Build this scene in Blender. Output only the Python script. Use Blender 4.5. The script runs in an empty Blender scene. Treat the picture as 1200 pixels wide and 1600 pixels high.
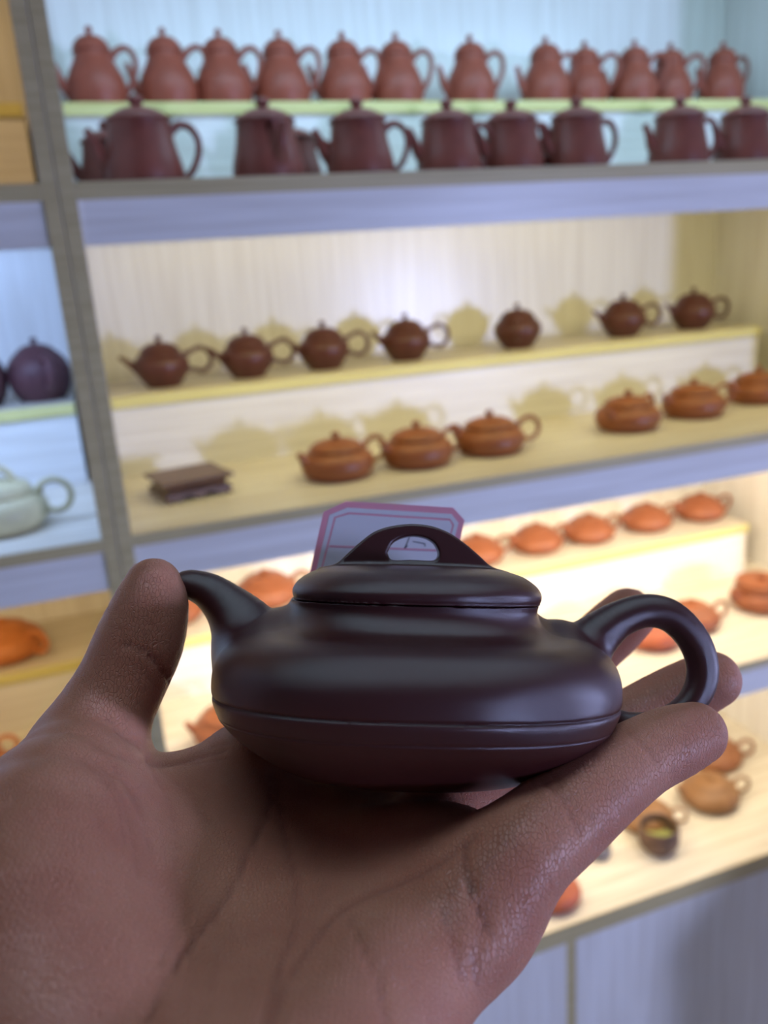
import bpy, math, random
import numpy as np
from mathutils import Vector, Matrix

random.seed(3)
scene = bpy.context.scene
H0 = 1.73                      # height of the lens above the floor; all z below are relative to it

# ------------------------------------------------------------------ camera
FPX = 1293.4                   # focal length in pixels of the 1200 x 1600 frame
_a, _b, _c = [math.radians(v) for v in (18.83, -16.51, -4.03)]
FWD = np.array([math.sin(_a)*math.cos(_b), math.cos(_a)*math.cos(_b), math.sin(_b)])
_r = np.array([math.cos(_a), -math.sin(_a), 0.0]); _u = np.cross(_r, FWD)
RGT = _r*math.cos(_c) + _u*math.sin(_c)
UPV = -_r*math.sin(_c) + _u*math.cos(_c)
cam = bpy.data.cameras.new('camera'); cam_o = bpy.data.objects.new('camera', cam)
scene.collection.objects.link(cam_o); scene.camera = cam_o
M = Matrix.Identity(4)
for i in range(3):
    M[i][0], M[i][1], M[i][2] = RGT[i], UPV[i], -FWD[i]
M[2][3] = H0
cam_o.matrix_world = M
cam.sensor_fit = 'VERTICAL'; cam.sensor_height = 36.0
cam.lens = FPX/1600*36.0
cam.clip_start = 0.01
cam.dof.use_dof = True; cam.dof.focus_distance = 0.183; cam.dof.aperture_fstop = 12.5

# ------------------------------------------------------------------ world, exposure
w = bpy.data.worlds.new('world'); scene.world = w; w.use_nodes = True
w.node_tree.nodes['Background'].inputs[0].default_value = (0.55, 0.62, 0.9, 1)
w.node_tree.nodes['Background'].inputs[1].default_value = 0.015
scene.view_settings.view_transform = 'Standard'; scene.view_settings.look = 'None'
scene.view_settings.gamma = 1; scene.view_settings.use_curve_mapping = False
scene.view_settings.exposure = 0.0

def area(name, loc, target, sx, sy, watt, col, spread=180):
    l = bpy.data.lights.new(name, 'AREA'); l.shape = 'RECTANGLE'; l.size = sx; l.size_y = sy
    l.energy = watt; l.color = col; l.spread = math.radians(spread)
    o = bpy.data.objects.new(name, l); scene.collection.objects.link(o)
    o.location = (loc[0], loc[1], loc[2]+H0)
    d = Vector(target)-Vector(loc)
    o.rotation_euler = d.to_track_quat('-Z', 'Y').to_euler()
    return o
# daylight through the small window behind the photographer, to the right
area('window_daylight', (1.575, -1.47, -0.22), (0.25, 0.6, -0.55), 0.20, 0.24, 30, (0.46, 0.55, 1.0), 130)
# ceiling panels of the shop
area('ceiling_panel_light', (0.10, 0.08, 0.93), (0.10, 0.08, -1), 1.0, 0.22, 1.15, (0.60, 0.82, 1.0), 90)
area('ceiling_panel_light', (1.9, -0.3, 0.93), (1.9, -0.3, -1), 0.5, 1.0, 1.0, (0.75, 0.82, 1.0))
# open shop door in the right wall
area('doorway_daylight', (2.37, 0.25, -0.75), (0.3, 0.3, -0.6), 0.75, 1.5, 9, (0.50, 0.53, 1.0))
# LED strips tucked behind the valances of both shelving units
def strip(x0, x1, ztop, watt, col):
    area('led_strip_light', ((x0+x1)/2, 0.905, ztop-0.022), ((x0+x1)/2, 1.3, ztop-0.50), x1-x0, 0.018, watt, col)
WARM = (1.0, 0.88, 0.40); WARM2 = (1.0, 0.85, 0.62); COOL = (0.42, 0.73, 1.0); COOL2 = (0.33, 0.52, 1.0)
strip(0.05, 1.09, 0.43, 2.6, COOL)
strip(0.05, 1.09, 0.0765, 1.5, WARM)
strip(0.05, 1.09, -0.2586, 4.5, WARM2)
strip(0.05, 1.09, -0.595, 3.5, WARM2)
strip(-1.09, -0.05, 0.43, 1.2, (1.0, 0.68, 0.30))
strip(-1.09, -0.05, 0.0765, 4.5, COOL2)
strip(-1.09, -0.05, -0.2586, 1.5, (1.0, 0.72, 0.34))
strip(-1.09, -0.05, -0.595, 1.2, WARM)

# ------------------------------------------------------------------ materials
def mat(name, col, rough=0.5, spec=0.5):
    m = bpy.data.materials.new(name); m.use_nodes = True
    b = m.node_tree.nodes['Principled BSDF']
    b.inputs['Base Color'].default_value = (*col, 1); b.inputs['Roughness'].default_value = rough
    b.inputs['Specular IOR Level'].default_value = spec
    return m, m.node_tree.nodes, m.node_tree.links, b

def noise_mix(nt, links, b, c1, c2, scale, mapping=(1, 1, 1), detail=4, fac=(0.35, 0.65), coords='Object'):
    tc = nt.new('ShaderNodeTexCoord'); mp = nt.new('ShaderNodeMapping'); mp.inputs['Scale'].default_value = mapping
    nz = nt.new('ShaderNodeTexNoise'); nz.inputs['Scale'].default_value = scale; nz.inputs['Detail'].default_value = detail
    rp = nt.new('ShaderNodeValToRGB')
    rp.color_ramp.elements[0].position = fac[0]; rp.color_ramp.elements[1].position = fac[1]
    rp.color_ramp.elements[0].color = (*c1, 1); rp.color_ramp.elements[1].color = (*c2, 1)
    links.new(tc.outputs[coords], mp.inputs[0]); links.new(mp.outputs[0], nz.inputs[0])
    links.new(nz.outputs[0], rp.inputs[0]); links.new(rp.outputs[0], b.inputs['Base Color'])
    return nz, rp, mp

def bump(nt, links, b, height, strength, dist):
    bp = nt.new('ShaderNodeBump'); bp.inputs['Strength'].default_value = strength; bp.inputs['Distance'].default_value = dist
    links.new(height, bp.inputs['Height']); links.new(bp.outputs[0], b.inputs['Normal']); return bp

def laminate(name, mapping, c1=(0.70, 0.67, 0.62), c2=(0.80, 0.78, 0.74), rough=0.33):
    m, nt, lk, b = mat(name, c2, rough, 0.45)
    nz, rp, mp = noise_mix(nt, lk, b, c1, c2, 9.0, mapping, 6, (0.36, 0.62))
    bump(nt, lk, b, nz.outputs[0], 0.06, 0.002)
    return m
LAM_X = laminate('pale wood laminate, grain across', (0.6, 9, 14))
LAM_Z = laminate('pale wood laminate, grain upright', (14, 9, 0.5), (0.70, 0.67, 0.62), (0.79, 0.77, 0.73), 0.28)
LAM_TOP = laminate('pale oak shelf surface', (0.7, 12, 6), (0.60, 0.53, 0.42), (0.74, 0.69, 0.58), 0.45)
EDGE = laminate('light wood edge band', (0.8, 20, 30), (0.46, 0.37, 0.18), (0.56, 0.46, 0.24), 0.5)
EDGE_Y = laminate('yellow wood edge band', (0.8, 20, 30), (0.62, 0.55, 0.20), (0.72, 0.66, 0.28), 0.5)

def clay(name, col, rough=0.5, var=0.12, sheen=0.4):
    m, nt, lk, b = mat(name, col, rough, sheen)
    c1 = tuple(c*(1-var) for c in col); c2 = tuple(min(1, c*(1+var)) for c in col)
    noise_mix(nt, lk, b, c1, c2, 60, (1, 1, 1), 5, (0.3, 0.7))
    n2 = nt.new('ShaderNodeTexNoise'); n2.inputs['Scale'].default_value = 900; n2.inputs['Detail'].default_value = 2
    tc = nt.new('ShaderNodeTexCoord'); lk.new(tc.outputs['Object'], n2.inputs[0])
    bump(nt, lk, b, n2.outputs[0], 0.25, 0.0004)
    return m
C_PEAR = clay('red brown clay', (0.27, 0.060, 0.032), 0.45)
C_BELL = clay('purple red clay', (0.175, 0.043, 0.030), 0.42)
C_DARK = clay('dark brown clay', (0.090, 0.027, 0.018), 0.38)
C_ORNG = clay('orange brown clay', (0.27, 0.085, 0.028), 0.42)
C_ORN2 = clay('bright orange clay', (0.52, 0.17, 0.045), 0.5)
C_TERR = clay('terracotta clay', (0.28, 0.088, 0.034), 0.48)
C_TAN = clay('tan clay', (0.25, 0.125, 0.052), 0.5)
C_BRN = clay('ochre brown clay', (0.24, 0.092, 0.034), 0.5)
C_PURP = clay('dark purple clay', (0.095, 0.035, 0.040), 0.5)
C_CELA = clay('pale green cream clay', (0.56, 0.50, 0.29), 0.4)
C_CUP = clay('dark speckled clay', (0.13, 0.075, 0.05), 0.55, 0.4)
C_CUPIN = clay('green glaze', (0.32, 0.34, 0.11), 0.3)
C_GREY = clay('slate grey clay', (0.16, 0.15, 0.18), 0.5)
C_RED = clay('red orange clay', (0.40, 0.10, 0.04), 0.5)

def stand_wood():
    m, nt, lk, b = mat('dark carved wood', (0.12, 0.06, 0.03), 0.38, 0.5)
    noise_mix(nt, lk, b, (0.075, 0.032, 0.018), (0.17, 0.085, 0.04), 30, (1, 12, 8), 5)
    return m
STANDW = stand_wood()
PLASTER = mat('grey plaster', (0.28, 0.27, 0.27), 0.8)[0]
def floor_mat():
    m, nt, lk, b = mat('grey floor tile', (0.35, 0.33, 0.31), 0.35)
    noise_mix(nt, lk, b, (0.30, 0.285, 0.27), (0.40, 0.38, 0.36), 6, (1, 1, 1), 6)
    return m
FLOORM = floor_mat()
WINGLOW = bpy.data.materials.new('daylit frosted glass'); WINGLOW.use_nodes = True
_b = WINGLOW.node_tree.nodes['Principled BSDF']; _b.inputs['Base Color'].default_value = (0.7, 0.75, 0.85, 1)
_b.inputs['Emission Color'].default_value = (0.55, 0.6, 1, 1); _b.inputs['Emission Strength'].default_value = 2.0
FRAMEM = mat('dark window frame', (0.08, 0.08, 0.085), 0.4)[0]
LEDM = bpy.data.materials.new('lit diffuser'); LEDM.use_nodes = True
_b = LEDM.node_tree.nodes['Principled BSDF']; _b.inputs['Emission Color'].default_value = (1, 0.9, 0.7, 1); _b.inputs['Emission Strength'].default_value = 1.0

# ------------------------------------------------------------------ helpers
COL = scene.collection
def empty(name, loc, rot=0, label=None, cat=None, group=None, kind=None):
    o = bpy.data.objects.new(name, None); COL.objects.link(o)
    o.empty_display_size = 0.02
    o.location = (loc[0], loc[1], loc[2]+H0); o.rotation_euler = (0, 0, rot)
    tag(o, label, cat, group, kind); return o
def tag(o, label=None, cat=None, group=None, kind=None):
    if label: o['label'] = label
    if cat: o['category'] = cat
    if group: o['group'] = group
    if kind: o['kind'] = kind
    return o
def mesh(name, verts, faces, m, smooth=False):
    me = bpy.data.meshes.new(name); me.from_pydata([tuple(v) for v in verts], [], faces); me.materials.append(m)
    if smooth: me.polygons.foreach_set('use_smooth', [True]*len(me.polygons))
    me.update(); return me
def link(name, me, parent=None, loc=None):
    o = bpy.data.objects.new(name, me); COL.objects.link(o)
    if parent is not None: o.parent = parent
    if loc is not None: o.location = loc
    return o
def box_mesh(name, a, b, m, bev=0.0):
    (x0, y0, z0), (x1, y1, z1) = a, b
    if bev <= 0:
        v = [(x0,y0,z0),(x1,y0,z0),(x1,y1,z0),(x0,y1,z0),(x0,y0,z1),(x1,y0,z1),(x1,y1,z1),(x0,y1,z1)]
        f = [(0,3,2,1),(4,5,6,7),(0,1,5,4),(1,2,6,5),(2,3,7,6),(3,0,4,7)]
        return mesh(name, v, f, m)
    import bmesh
    bm = bmesh.new(); bmesh.ops.create_cube(bm, size=1)
    for q in bm.verts:
        q.co = Vector(((x0+x1)/2+q.co.x*(x1-x0), (y0+y1)/2+q.co.y*(y1-y0), (z0+z1)/2+q.co.z*(z1-z0)))
    bmesh.ops.bevel(bm, geom=bm.edges[:], offset=bev, segments=2, affect='EDGES')
    me = bpy.data.meshes.new(name); bm.to_mesh(me); bm.free(); me.materials.append(m); return me
def box(name, a, b, m, parent=None, bev=0.0):
    if parent is None:
        a = (a[0], a[1], a[2]+H0); b = (b[0], b[1], b[2]+H0)
    return link(name, box_mesh(name, a, b, m, bev), parent)

def catmull(P, n):
    P = np.asarray(P, float); Q = np.vstack([2*P[0]-P[1], P, 2*P[-1]-P[-2]]); out = []
    for i in range(1, len(Q)-2):
        for t in np.linspace(0, 1, n, endpoint=False):
            a, b, c, d = Q[i-1], Q[i], Q[i+1], Q[i+2]
            out.append(0.5*((2*b)+(-a+c)*t+(2*a-5*b+4*c-d)*t*t+(-a+3*b-3*c+d)*t**3))
    out.append(P[-1]); return np.array(out)
def revolve(prof, seg=40, sub=4, center=(0, 0)):
    pr = catmull(prof, sub); pr[:, 0] = np.maximum(pr[:, 0], 0.0)
    v = []; f = []
    for r, z in pr:
        for k in range(seg):
            t = 2*math.pi*k/seg; v.append((center[0]+r*math.cos(t), center[1]+r*math.sin(t), z))
    for i in range(len(pr)-1):
        for k in range(seg):
            a = i*seg+k; b = i*seg+(k+1) % seg; f.append((a, b, b+seg, a+seg))
    f.append(tuple(range(seg))[::-1]); f.append(tuple(range((len(pr)-1)*seg, len(pr)*seg)))
    return v, f
def tube(path, rad, seg=14, sub=6, flat=1.0):
    P = catmull(path, sub); R = catmull([[r, 0] for r in rad], sub)[:, 0]
    v = []; f = []
    for i, p in enumerate(P):
        t = P[min(i+1, len(P)-1)]-P[max(i-1, 0)]; t /= np.linalg.norm(t)
        s = np.array([0, 1.0, 0]); n = np.cross(t, s); n /= np.linalg.norm(n); s = np.cross(n, t)
        for k in range(seg):
            a = 2*math.pi*k/seg; v.append(tuple(p+R[i]*(math.cos(a)*n+flat*math.sin(a)*s)))
    for i in range(len(P)-1):
        for k in range(seg):
            a = i*seg+k; b = i*seg+(k+1) % seg; f.append((a, a+seg, b+seg, b))
    f.append(tuple(range(seg))); f.append(tuple(range((len(P)-1)*seg, len(P)*seg))[::-1])
    return v, f

# ------------------------------------------------------------------ the room
XA, XB, YA, YB, ZF, ZC = -2.2, 2.4, -1.5, 1.325, -1.73, 0.95
def struct(name, a, b, m):
    return tag(box(name, a, b, m), kind='structure')
struct('floor', (XA, YA, ZF-0.1), (XB, YB, ZF), FLOORM)
struct('ceiling', (XA, YA, ZC), (XB, YB, ZC+0.1), PLASTER)
struct('wall_back', (XA, YB, ZF), (XB, YB+0.1, ZC), PLASTER)
struct('wall_left', (XA-0.1, YA, ZF), (XA, YB, ZC), PLASTER)
struct('wall_right', (XB, YA, ZF), (XB+0.1, YB, ZC), PLASTER)
struct('wall_front', (XA, YA-0.1, ZF), (XB, YA, ZC), PLASTER)
wn = tag(box('window_1', (1.45, YA-0.002, -0.41), (1.70, YA+0.006, -0.11), WINGLOW), kind='structure')
for a, b in (((1.42, YA, -0.44), (1.45, YA+0.02, -0.08)), ((1.70, YA, -0.44), (1.73, YA+0.02, -0.08)),
             ((1.45, YA, -0.44), (1.70, YA+0.02, -0.41)), ((1.45, YA, -0.11), (1.70, YA+0.02, -0.08))):
    link('window_frame', box_mesh('window_frame', (a[0], a[1], a[2]+H0), (b[0], b[1], b[2]+H0), FRAMEM), wn)

dn = tag(box('door_1', (XB-0.006, -0.16, ZF), (XB+0.002, 0.66, 0.28), WINGLOW), kind='structure')
for a, b in (((XB-0.03, -0.21, ZF), (XB, -0.16, 0.33)), ((XB-0.03, 0.66, ZF), (XB, 0.71, 0.33)), ((XB-0.03, -0.16, 0.28), (XB, 0.66, 0.33)), ((XB-0.03, -0.16, -0.85), (XB-0.006, 0.66, -0.79))):
    link('door_frame', box_mesh('door_frame', (a[0], a[1], a[2]+H0), (b[0], b[1], b[2]+H0), FRAMEM), dn)

# ------------------------------------------------------------------ shelving units
D = 0.85; YBK = 1.30; YT = 1.1255
ZS = [(0.0919, 0.0765, 0.0365), (-0.2458, -0.2586, -0.3007), (-0.5815, -0.595, -0.6357)]
ZT = [0.2085, -0.1400, -0.4892]
def unit(x0, x1, label, tiers, gap, xt0, xt1):
    # x0..x1: outer faces, 14.6 mm side panels
    T = 0.0146
    u = empty('shelving_unit', ((x0+x1)/2, 1.08, ZF), 0, label, 'shelf', 'shop shelving units')
    ox, oy, oz = (x0+x1)/2, 1.08, ZF
    def B(name, a, b, m, parent=u, bev=0.0):
        return link(name, box_mesh(name, (a[0]-ox, a[1]-oy, a[2]-oz), (b[0]-ox, b[1]-oy, b[2]-oz), m, bev), parent)
    top = 0.445
    for xa in (x0, x1-T):
        p = B('side_panel', (xa, D+0.0015, ZF), (xa+T, YBK+0.015, top), LAM_Z)
        B('edge_strip', (xa+0.0003, D, ZF), (xa+T-0.0003, D+0.0015, top), EDGE, p)
    xi, xj = x0+T, x1-T
    B('back_panel', (xi, YBK, ZF+0.08), (xj, YBK+0.015, top), LAM_Z)
    p = B('top_board', (xi, D+0.0015, 0.43), (xj, YBK, top), LAM_X)
    B('edge_strip', (xi, D, 0.43), (xj, D+0.0015, top), EDGE, p)
    B('valance', (xi, D+0.003, 0.385), (xj, D+0.018, 0.43), LAM_X)
    for zt, zb, zv in ZS:
        p = B('shelf_board', (xi, D+0.0015, zb), (xj, YBK, zt), LAM_TOP)
        B('edge_strip', (xi, D, zb), (xj, D+0.0015, zt), EDGE, p)
        B('valance', (xi, D+0.003, zv), (xj, D+0.018, zb), LAM_X)
    for k, zt in enumerate(ZT):
        base = ZS[k][0]
        B('riser_board', (xt0, YT+0.003, base), (xt1, YT+0.018, zt-0.0135), LAM_X)
        p = B('tier_board', (xt0, YT+0.0015, zt-0.0135), (xt1, YBK, zt), LAM_TOP)
        B('edge_strip', (xt0, YT-0.001, zt-0.0150), (xt1, YT+0.0015, zt), EDGE_Y, p, 0.0008)
        B('end_board', (xt1-0.012, YT+0.018, base), (xt1-0.001, YBK, zt-0.0135), LAM_TOP)
    p = B('counter_board', (xi, D+0.0015, -0.962), (xj, YBK, -0.932), LAM_TOP)
    B('edge_strip', (xi, D, -0.962), (xj, D+0.0015, -0.932), EDGE, p)
    B('centre_stile', (gap-0.008, D+0.0045, ZF+0.08), (gap+0.008, YBK, -0.962), EDGE)
    B('cabinet_door', (xi, D+0.004, ZF+0.085), (gap-0.008, D+0.020, -0.964), LAM_Z, u, 0.0006)
    B('cabinet_door', (gap+0.008, D+0.004, ZF+0.085), (xj, D+0.020, -0.964), LAM_Z, u, 0.0006)
    B('bottom_board', (xi, D+0.004, ZF+0.065), (xj, YBK, ZF+0.08), LAM_X)
    B('plinth', (xi, D+0.05, ZF), (xj, D+0.065, ZF+0.065), LAM_X)
    for zt in (0.43, ZS[0][1], ZS[1][1], ZS[2][1]):
        B('led_strip', (xi+0.02, 0.893, zt-0.010), (xj-0.02, 0.917, zt), LEDM)
    return u
unit(0.0018, 1.1368, 'large pale wood shelving unit filling the photo right of the double post', 3, 0.534, 0.022, 1.075)
unit(-1.1332, 0.0012, 'pale wood shelving unit left of the double post, cut off by the photo edge', 3, -0.566, -1.112, -0.022)

pl = empty('shadow_block', (1.33, 0.2, ZF), 0, 'unseen pale wood block right of the frame, added to shade the cabinet doors', 'plinth')  # unseen block, added only to cast the shadow on the lower right doors
link('block_body', box_mesh('block_body', (-0.29, -0.21, 0.05), (0.29, 0.23, 0.98), LAM_Z, 0.002), pl)
link('top_board', box_mesh('top_board', (-0.30, -0.22, 0.98), (0.30, 0.24, 1.0), LAM_TOP, 0.002), pl)
link('block_base', box_mesh('block_base', (-0.27, -0.19, 0), (0.27, 0.21, 0.05), FRAMEM), pl)

# ------------------------------------------------------------------ small teapots
def arch_mesh(w_, z0, h, th, dp, m, name='bridge_knob'):
    path = [(-w_, 0, z0-0.002), (-w_*0.8, 0, z0+h*0.55), (-w_*0.4, 0, z0+h*0.92), (0, 0, z0+h), (w_*0.4, 0, z0+h*0.92), (w_*0.8, 0, z0+h*0.55), (w_, 0, z0-0.002)]
    v, f = tube(path, [th*1.3, th, th, th, th, th, th*1.3], 12, 5, dp/th)
    return mesh(name, v, f, m, True)
def ringpath(x0, z0, cx, cz, r, x1, z1, n=7, a0=130, a1=-130, ex=1.0):
    P = [(x0, 0, z0)]
    for a in np.linspace(a0, a1, n):
        P.append((cx+ex*r*math.cos(math.radians(a)), 0, cz+r*math.sin(math.radians(a))))
    P.append((x1, 0, z1)); return P
K = {}
def kind(name, m, body, lid, knob, spout, srad, handle, hrad, arch=None, hflat=1.0, extra=None):
    d = {}
    v, f = revolve(body); d['body'] = mesh(name+'_body', v, f, m, True)
    v, f = revolve(lid); d['lid'] = mesh(name+'_lid', v, f, m, True)
    if arch: d['knob'] = arch_mesh(*arch, m)
    else:
        v, f = revolve(knob, 20); d['knob'] = mesh(name+'_knob', v, f, m, True)
    v, f = tube(spout, srad); d['spout'] = mesh(name+'_spout', v, f, m, True)
    v, f = tube(handle, hrad, 12, 5, hflat); d['handle'] = mesh(name+'_handle', v, f, m, True)
    K[name] = d
PEAR_B = [(0, 0), (0.020, 0), (0.030, 0.0005), (0.0345, 0.008), (0.0368, 0.022), (0.0355, 0.036), (0.0300, 0.050), (0.0240, 0.061), (0.0215, 0.069), (0.0205, 0.0705), (0, 0.071)]
PEAR_L = [(0, 0.0705), (0.0222, 0.0705), (0.0226, 0.0735), (0.0205, 0.080), (0.0140, 0.0865), (0.006, 0.0895), (0, 0.090)]
PEAR_K = [(0, 0.0885), (0.0034, 0.0890), (0.0030, 0.092), (0.0044, 0.0955), (0.0038, 0.0985), (0.0015, 0.1), (0, 0.1)]
kind('pear', C_PEAR, PEAR_B, PEAR_L, PEAR_K,
     [(-0.030, 0, 0.022), (-0.040, 0, 0.033), (-0.045, 0, 0.047), (-0.049, 0, 0.060)], [0.0085, 0.0062, 0.0045, 0.0035],
     [(0.021, 0, 0.064), (0.030, 0, 0.073), (0.041, 0, 0.077), (0.050, 0, 0.070), (0.0515, 0, 0.056), (0.046, 0, 0.040), (0.038, 0, 0.028), (0.032, 0, 0.022)],
     [0.005, 0.004, 0.0036, 0.0036, 0.0036, 0.0036, 0.0036, 0.005])
kind('bell', C_BELL,
     [(0, 0), (0.026, 0), (0.037, 0.001), (0.0395, 0.010), (0.0385, 0.024), (0.0345, 0.040), (0.0315, 0.056), (0.0308, 0.0655), (0.030, 0.0670), (0, 0.0672)],
     [(0, 0.0668), (0.0310, 0.0668), (0.0318, 0.0682), (0.0300, 0.0705), (0.0230, 0.0750), (0.014, 0.0785), (0.008, 0.0795), (0, 0.0795)],
     [(0, 0.0780), (0.0052, 0.0785), (0.0050, 0.0810), (0.0076, 0.0845), (0.0070, 0.0885), (0.0032, 0.0908), (0, 0.091)],
     [(-0.030, 0, 0.024), (-0.040, 0, 0.035), (-0.045, 0, 0.048), (-0.051, 0, 0.060)], [0.010, 0.0072, 0.0050, 0.0036],
     [(0.029, 0, 0.056), (0.039, 0, 0.063), (0.050, 0, 0.061), (0.057, 0, 0.050), (0.0565, 0, 0.036), (0.050, 0, 0.022), (0.042, 0, 0.014), (0.034, 0, 0.012)],
     [0.005, 0.0042, 0.0038, 0.0036, 0.0036, 0.0036, 0.0036, 0.005])
kind('small', C_DARK,
     [(0, 0), (0.018, 0), (0.0225, 0.0005), (0.0245, 0.004), (0.0330, 0.015), (0.0375, 0.0275), (0.0355, 0.038), (0.0285, 0.0450), (0.0255, 0.0465), (0, 0.0468)],
     [(0, 0.0462), (0.0268, 0.0462), (0.0274, 0.0480), (0.0245, 0.0530), (0.0160, 0.0585), (0.006, 0.0605), (0, 0.061)],
     [(0, 0.0595), (0.0032, 0.060), (0.0028, 0.0625), (0.0046, 0.0655), (0.0042, 0.0685), (0.0015, 0.070), (0, 0.070)],
     [(-0.029, 0, 0.024), (-0.037, 0, 0.031), (-0.045, 0, 0.038), (-0.055, 0, 0.0465)], [0.0085, 0.0058, 0.0040, 0.0028],
     ringpath(0.031, 0.040, 0.0535, 0.032, 0.0165, 0.030, 0.020), [0.0045]+[0.0033]*7+[0.0045])
kind('squat', C_ORNG,
     [(0, 0), (0.030, 0), (0.0370, 0.0007), (0.0430, 0.007), (0.0460, 0.016), (0.0440, 0.0250), (0.0370, 0.0315), (0.0320, 0.0340), (0.0305, 0.0365), (0, 0.0370)],
     [(0, 0.0362), (0.0318, 0.0362), (0.0322, 0.0378), (0.0290, 0.0412), (0.0190, 0.0452), (0.008, 0.0470), (0, 0.0475)],
     [(0, 0.046), (0.0035, 0.0465), (0.0032, 0.0485), (0.0052, 0.0510), (0.0048, 0.0545), (0.0018, 0.056), (0, 0.056)],
     [(-0.036, 0, 0.020), (-0.044, 0, 0.026), (-0.048, 0, 0.031), (-0.052, 0, 0.037)], [0.0095, 0.0065, 0.0050, 0.0040],
     ringpath(0.038, 0.030, 0.0555, 0.0255, 0.0150, 0.040, 0.012), [0.0045]+[0.0032]*7+[0.0045])
FLAT_B = [(0, 0), (0.026, 0), (0.0320, 0.0007), (0.0400, 0.005), (0.0455, 0.0125), (0.0450, 0.0200), (0.0390, 0.0285), (0.0300, 0.0340), (0.0280, 0.0348), (0, 0.0350)]
FLAT_L = [(0, 0.0345), (0.0285, 0.0345), (0.0290, 0.0358), (0.0255, 0.0390), (0.0150, 0.0430), (0.006, 0.0440), (0, 0.0442)]
FLAT_K = [(0, 0.0430), (0.0055, 0.0435), (0.0060, 0.0452), (0.0070, 0.0475), (0.0045, 0.0490), (0, 0.0492)]
FLAT_S = [(-0.034, 0, 0.020), (-0.043, 0, 0.025), (-0.048, 0, 0.030), (-0.053, 0, 0.036)]
FLAT_H = ringpath(0.038, 0.026, 0.0520, 0.0235, 0.0130, 0.040, 0.013)
for nm, m in (('flat', C_TERR), ('flat_orange', C_ORN2), ('flat_tan', C_TAN), ('flat_brown', C_BRN), ('flat_red', C_RED)):
    kind(nm, m, FLAT_B, FLAT_L, FLAT_K, FLAT_S, [0.0095, 0.0066, 0.0048, 0.0036], FLAT_H, [0.0042]+[0.0030]*7+[0.0042])
kind('drum', C_TERR,
     [(0, 0), (0.030, 0), (0.0380, 0.0007), (0.0460, 0.006), (0.0500, 0.015), (0.0480, 0.0250), (0.0430, 0.0310), (0.0400, 0.0330), (0.0395, 0.0400), (0, 0.0402)],
     [(0, 0.0396), (0.0405, 0.0396), (0.0410, 0.0415), (0.0410, 0.0480), (0.0395, 0.0500), (0.018, 0.0508), (0, 0.0510)],
     [(0, 0.050), (0.0050, 0.0505), (0.0055, 0.0530), (0.0080, 0.0560), (0.0070, 0.0585), (0.003, 0.0592), (0, 0.0592)],
     [(-0.040, 0, 0.022), (-0.050, 0, 0.028), (-0.056, 0, 0.034), (-0.060, 0, 0.040)], [0.010, 0.0070, 0.0050, 0.0040],
     ringpath(0.043, 0.030, 0.0580, 0.0250, 0.0140, 0.044, 0.013), [0.0045]+[0.0032]*7+[0.0045])
kind('globe', C_PURP,
     [(0, 0), (0.022, 0), (0.0270, 0.0007), (0.0350, 0.012), (0.0390, 0.030), (0.0370, 0.046), (0.0290, 0.0580), (0.0220, 0.0620), (0, 0.0630)],
     [(0, 0.0615), (0.0230, 0.0615), (0.0235, 0.0628), (0.0200, 0.0665), (0.0120, 0.0705), (0.005, 0.0720), (0, 0.0722)],
     [(0, 0.0705), (0.0030, 0.0712), (0.0030, 0.0735), (0.0046, 0.0760), (0.0040, 0.0790), (0.0015, 0.080), (0, 0.080)],
     [(-0.032, 0, 0.030), (-0.042, 0, 0.040), (-0.047, 0, 0.050), (-0.052, 0, 0.060)], [0.010, 0.0070, 0.0050, 0.0040],
     ringpath(0.033, 0.050, 0.0480, 0.038, 0.0190, 0.034, 0.020, ex=0.8), [0.006]+[0.0046]*7+[0.006])
kind('bridge', C_CELA,
     [(0, 0), (0.034, 0), (0.0400, 0.0007), (0.0470, 0.007), (0.0520, 0.018), (0.0500, 0.0290), (0.0430, 0.0370), (0.0370, 0.0390), (0.0345, 0.0420), (0, 0.0425)],
     [(0, 0.0412), (0.0365, 0.0412), (0.0372, 0.0435), (0.0350, 0.0485), (0.0250, 0.0530), (0.010, 0.0550), (0, 0.0555)], None,
     [(-0.041, 0, 0.026), (-0.050, 0, 0.032), (-0.055, 0, 0.040), (-0.062, 0, 0.046)], [0.011, 0.0080, 0.0060, 0.0048],
     ringpath(0.043, 0.036, 0.0600, 0.0320, 0.0180, 0.046, 0.014), [0.0055]+[0.0037]*7+[0.0055],
     arch=(0.022, 0.050, 0.020, 0.0036, 0.006))

ORD = ['first', 'second', 'third', 'fourth', 'fifth', 'sixth', 'seventh', 'eighth', 'ninth', 'tenth', 'eleventh', 'twelfth']
PROTO = {}
def pot(k, x, y, z, rot, label, group=None, s=1.0):
    if k not in PROTO:
        t = empty('teapot', (x, y, z), 0)
        for part in ('body', 'spout', 'handle'): link(part, K[k][part], t)
        l = link('lid', K[k]['lid'], t); link('knob', K[k]['knob'], l)
        PROTO[k] = t
    else:
        src = PROTO[k]; t = src.copy(); COL.objects.link(t)
        if 'group' in t: del t['group']
        for c in src.children:
            cc = c.copy(); COL.objects.link(cc); cc.parent = t
            for g in c.children:
                gg = g.copy(); COL.objects.link(gg); gg.parent = cc
    t.location = (x, y, z+H0); t.rotation_euler = (0, 0, math.radians(rot)); t.scale = (s, s, s)
    tag(t, label, 'teapot', group); return t

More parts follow.
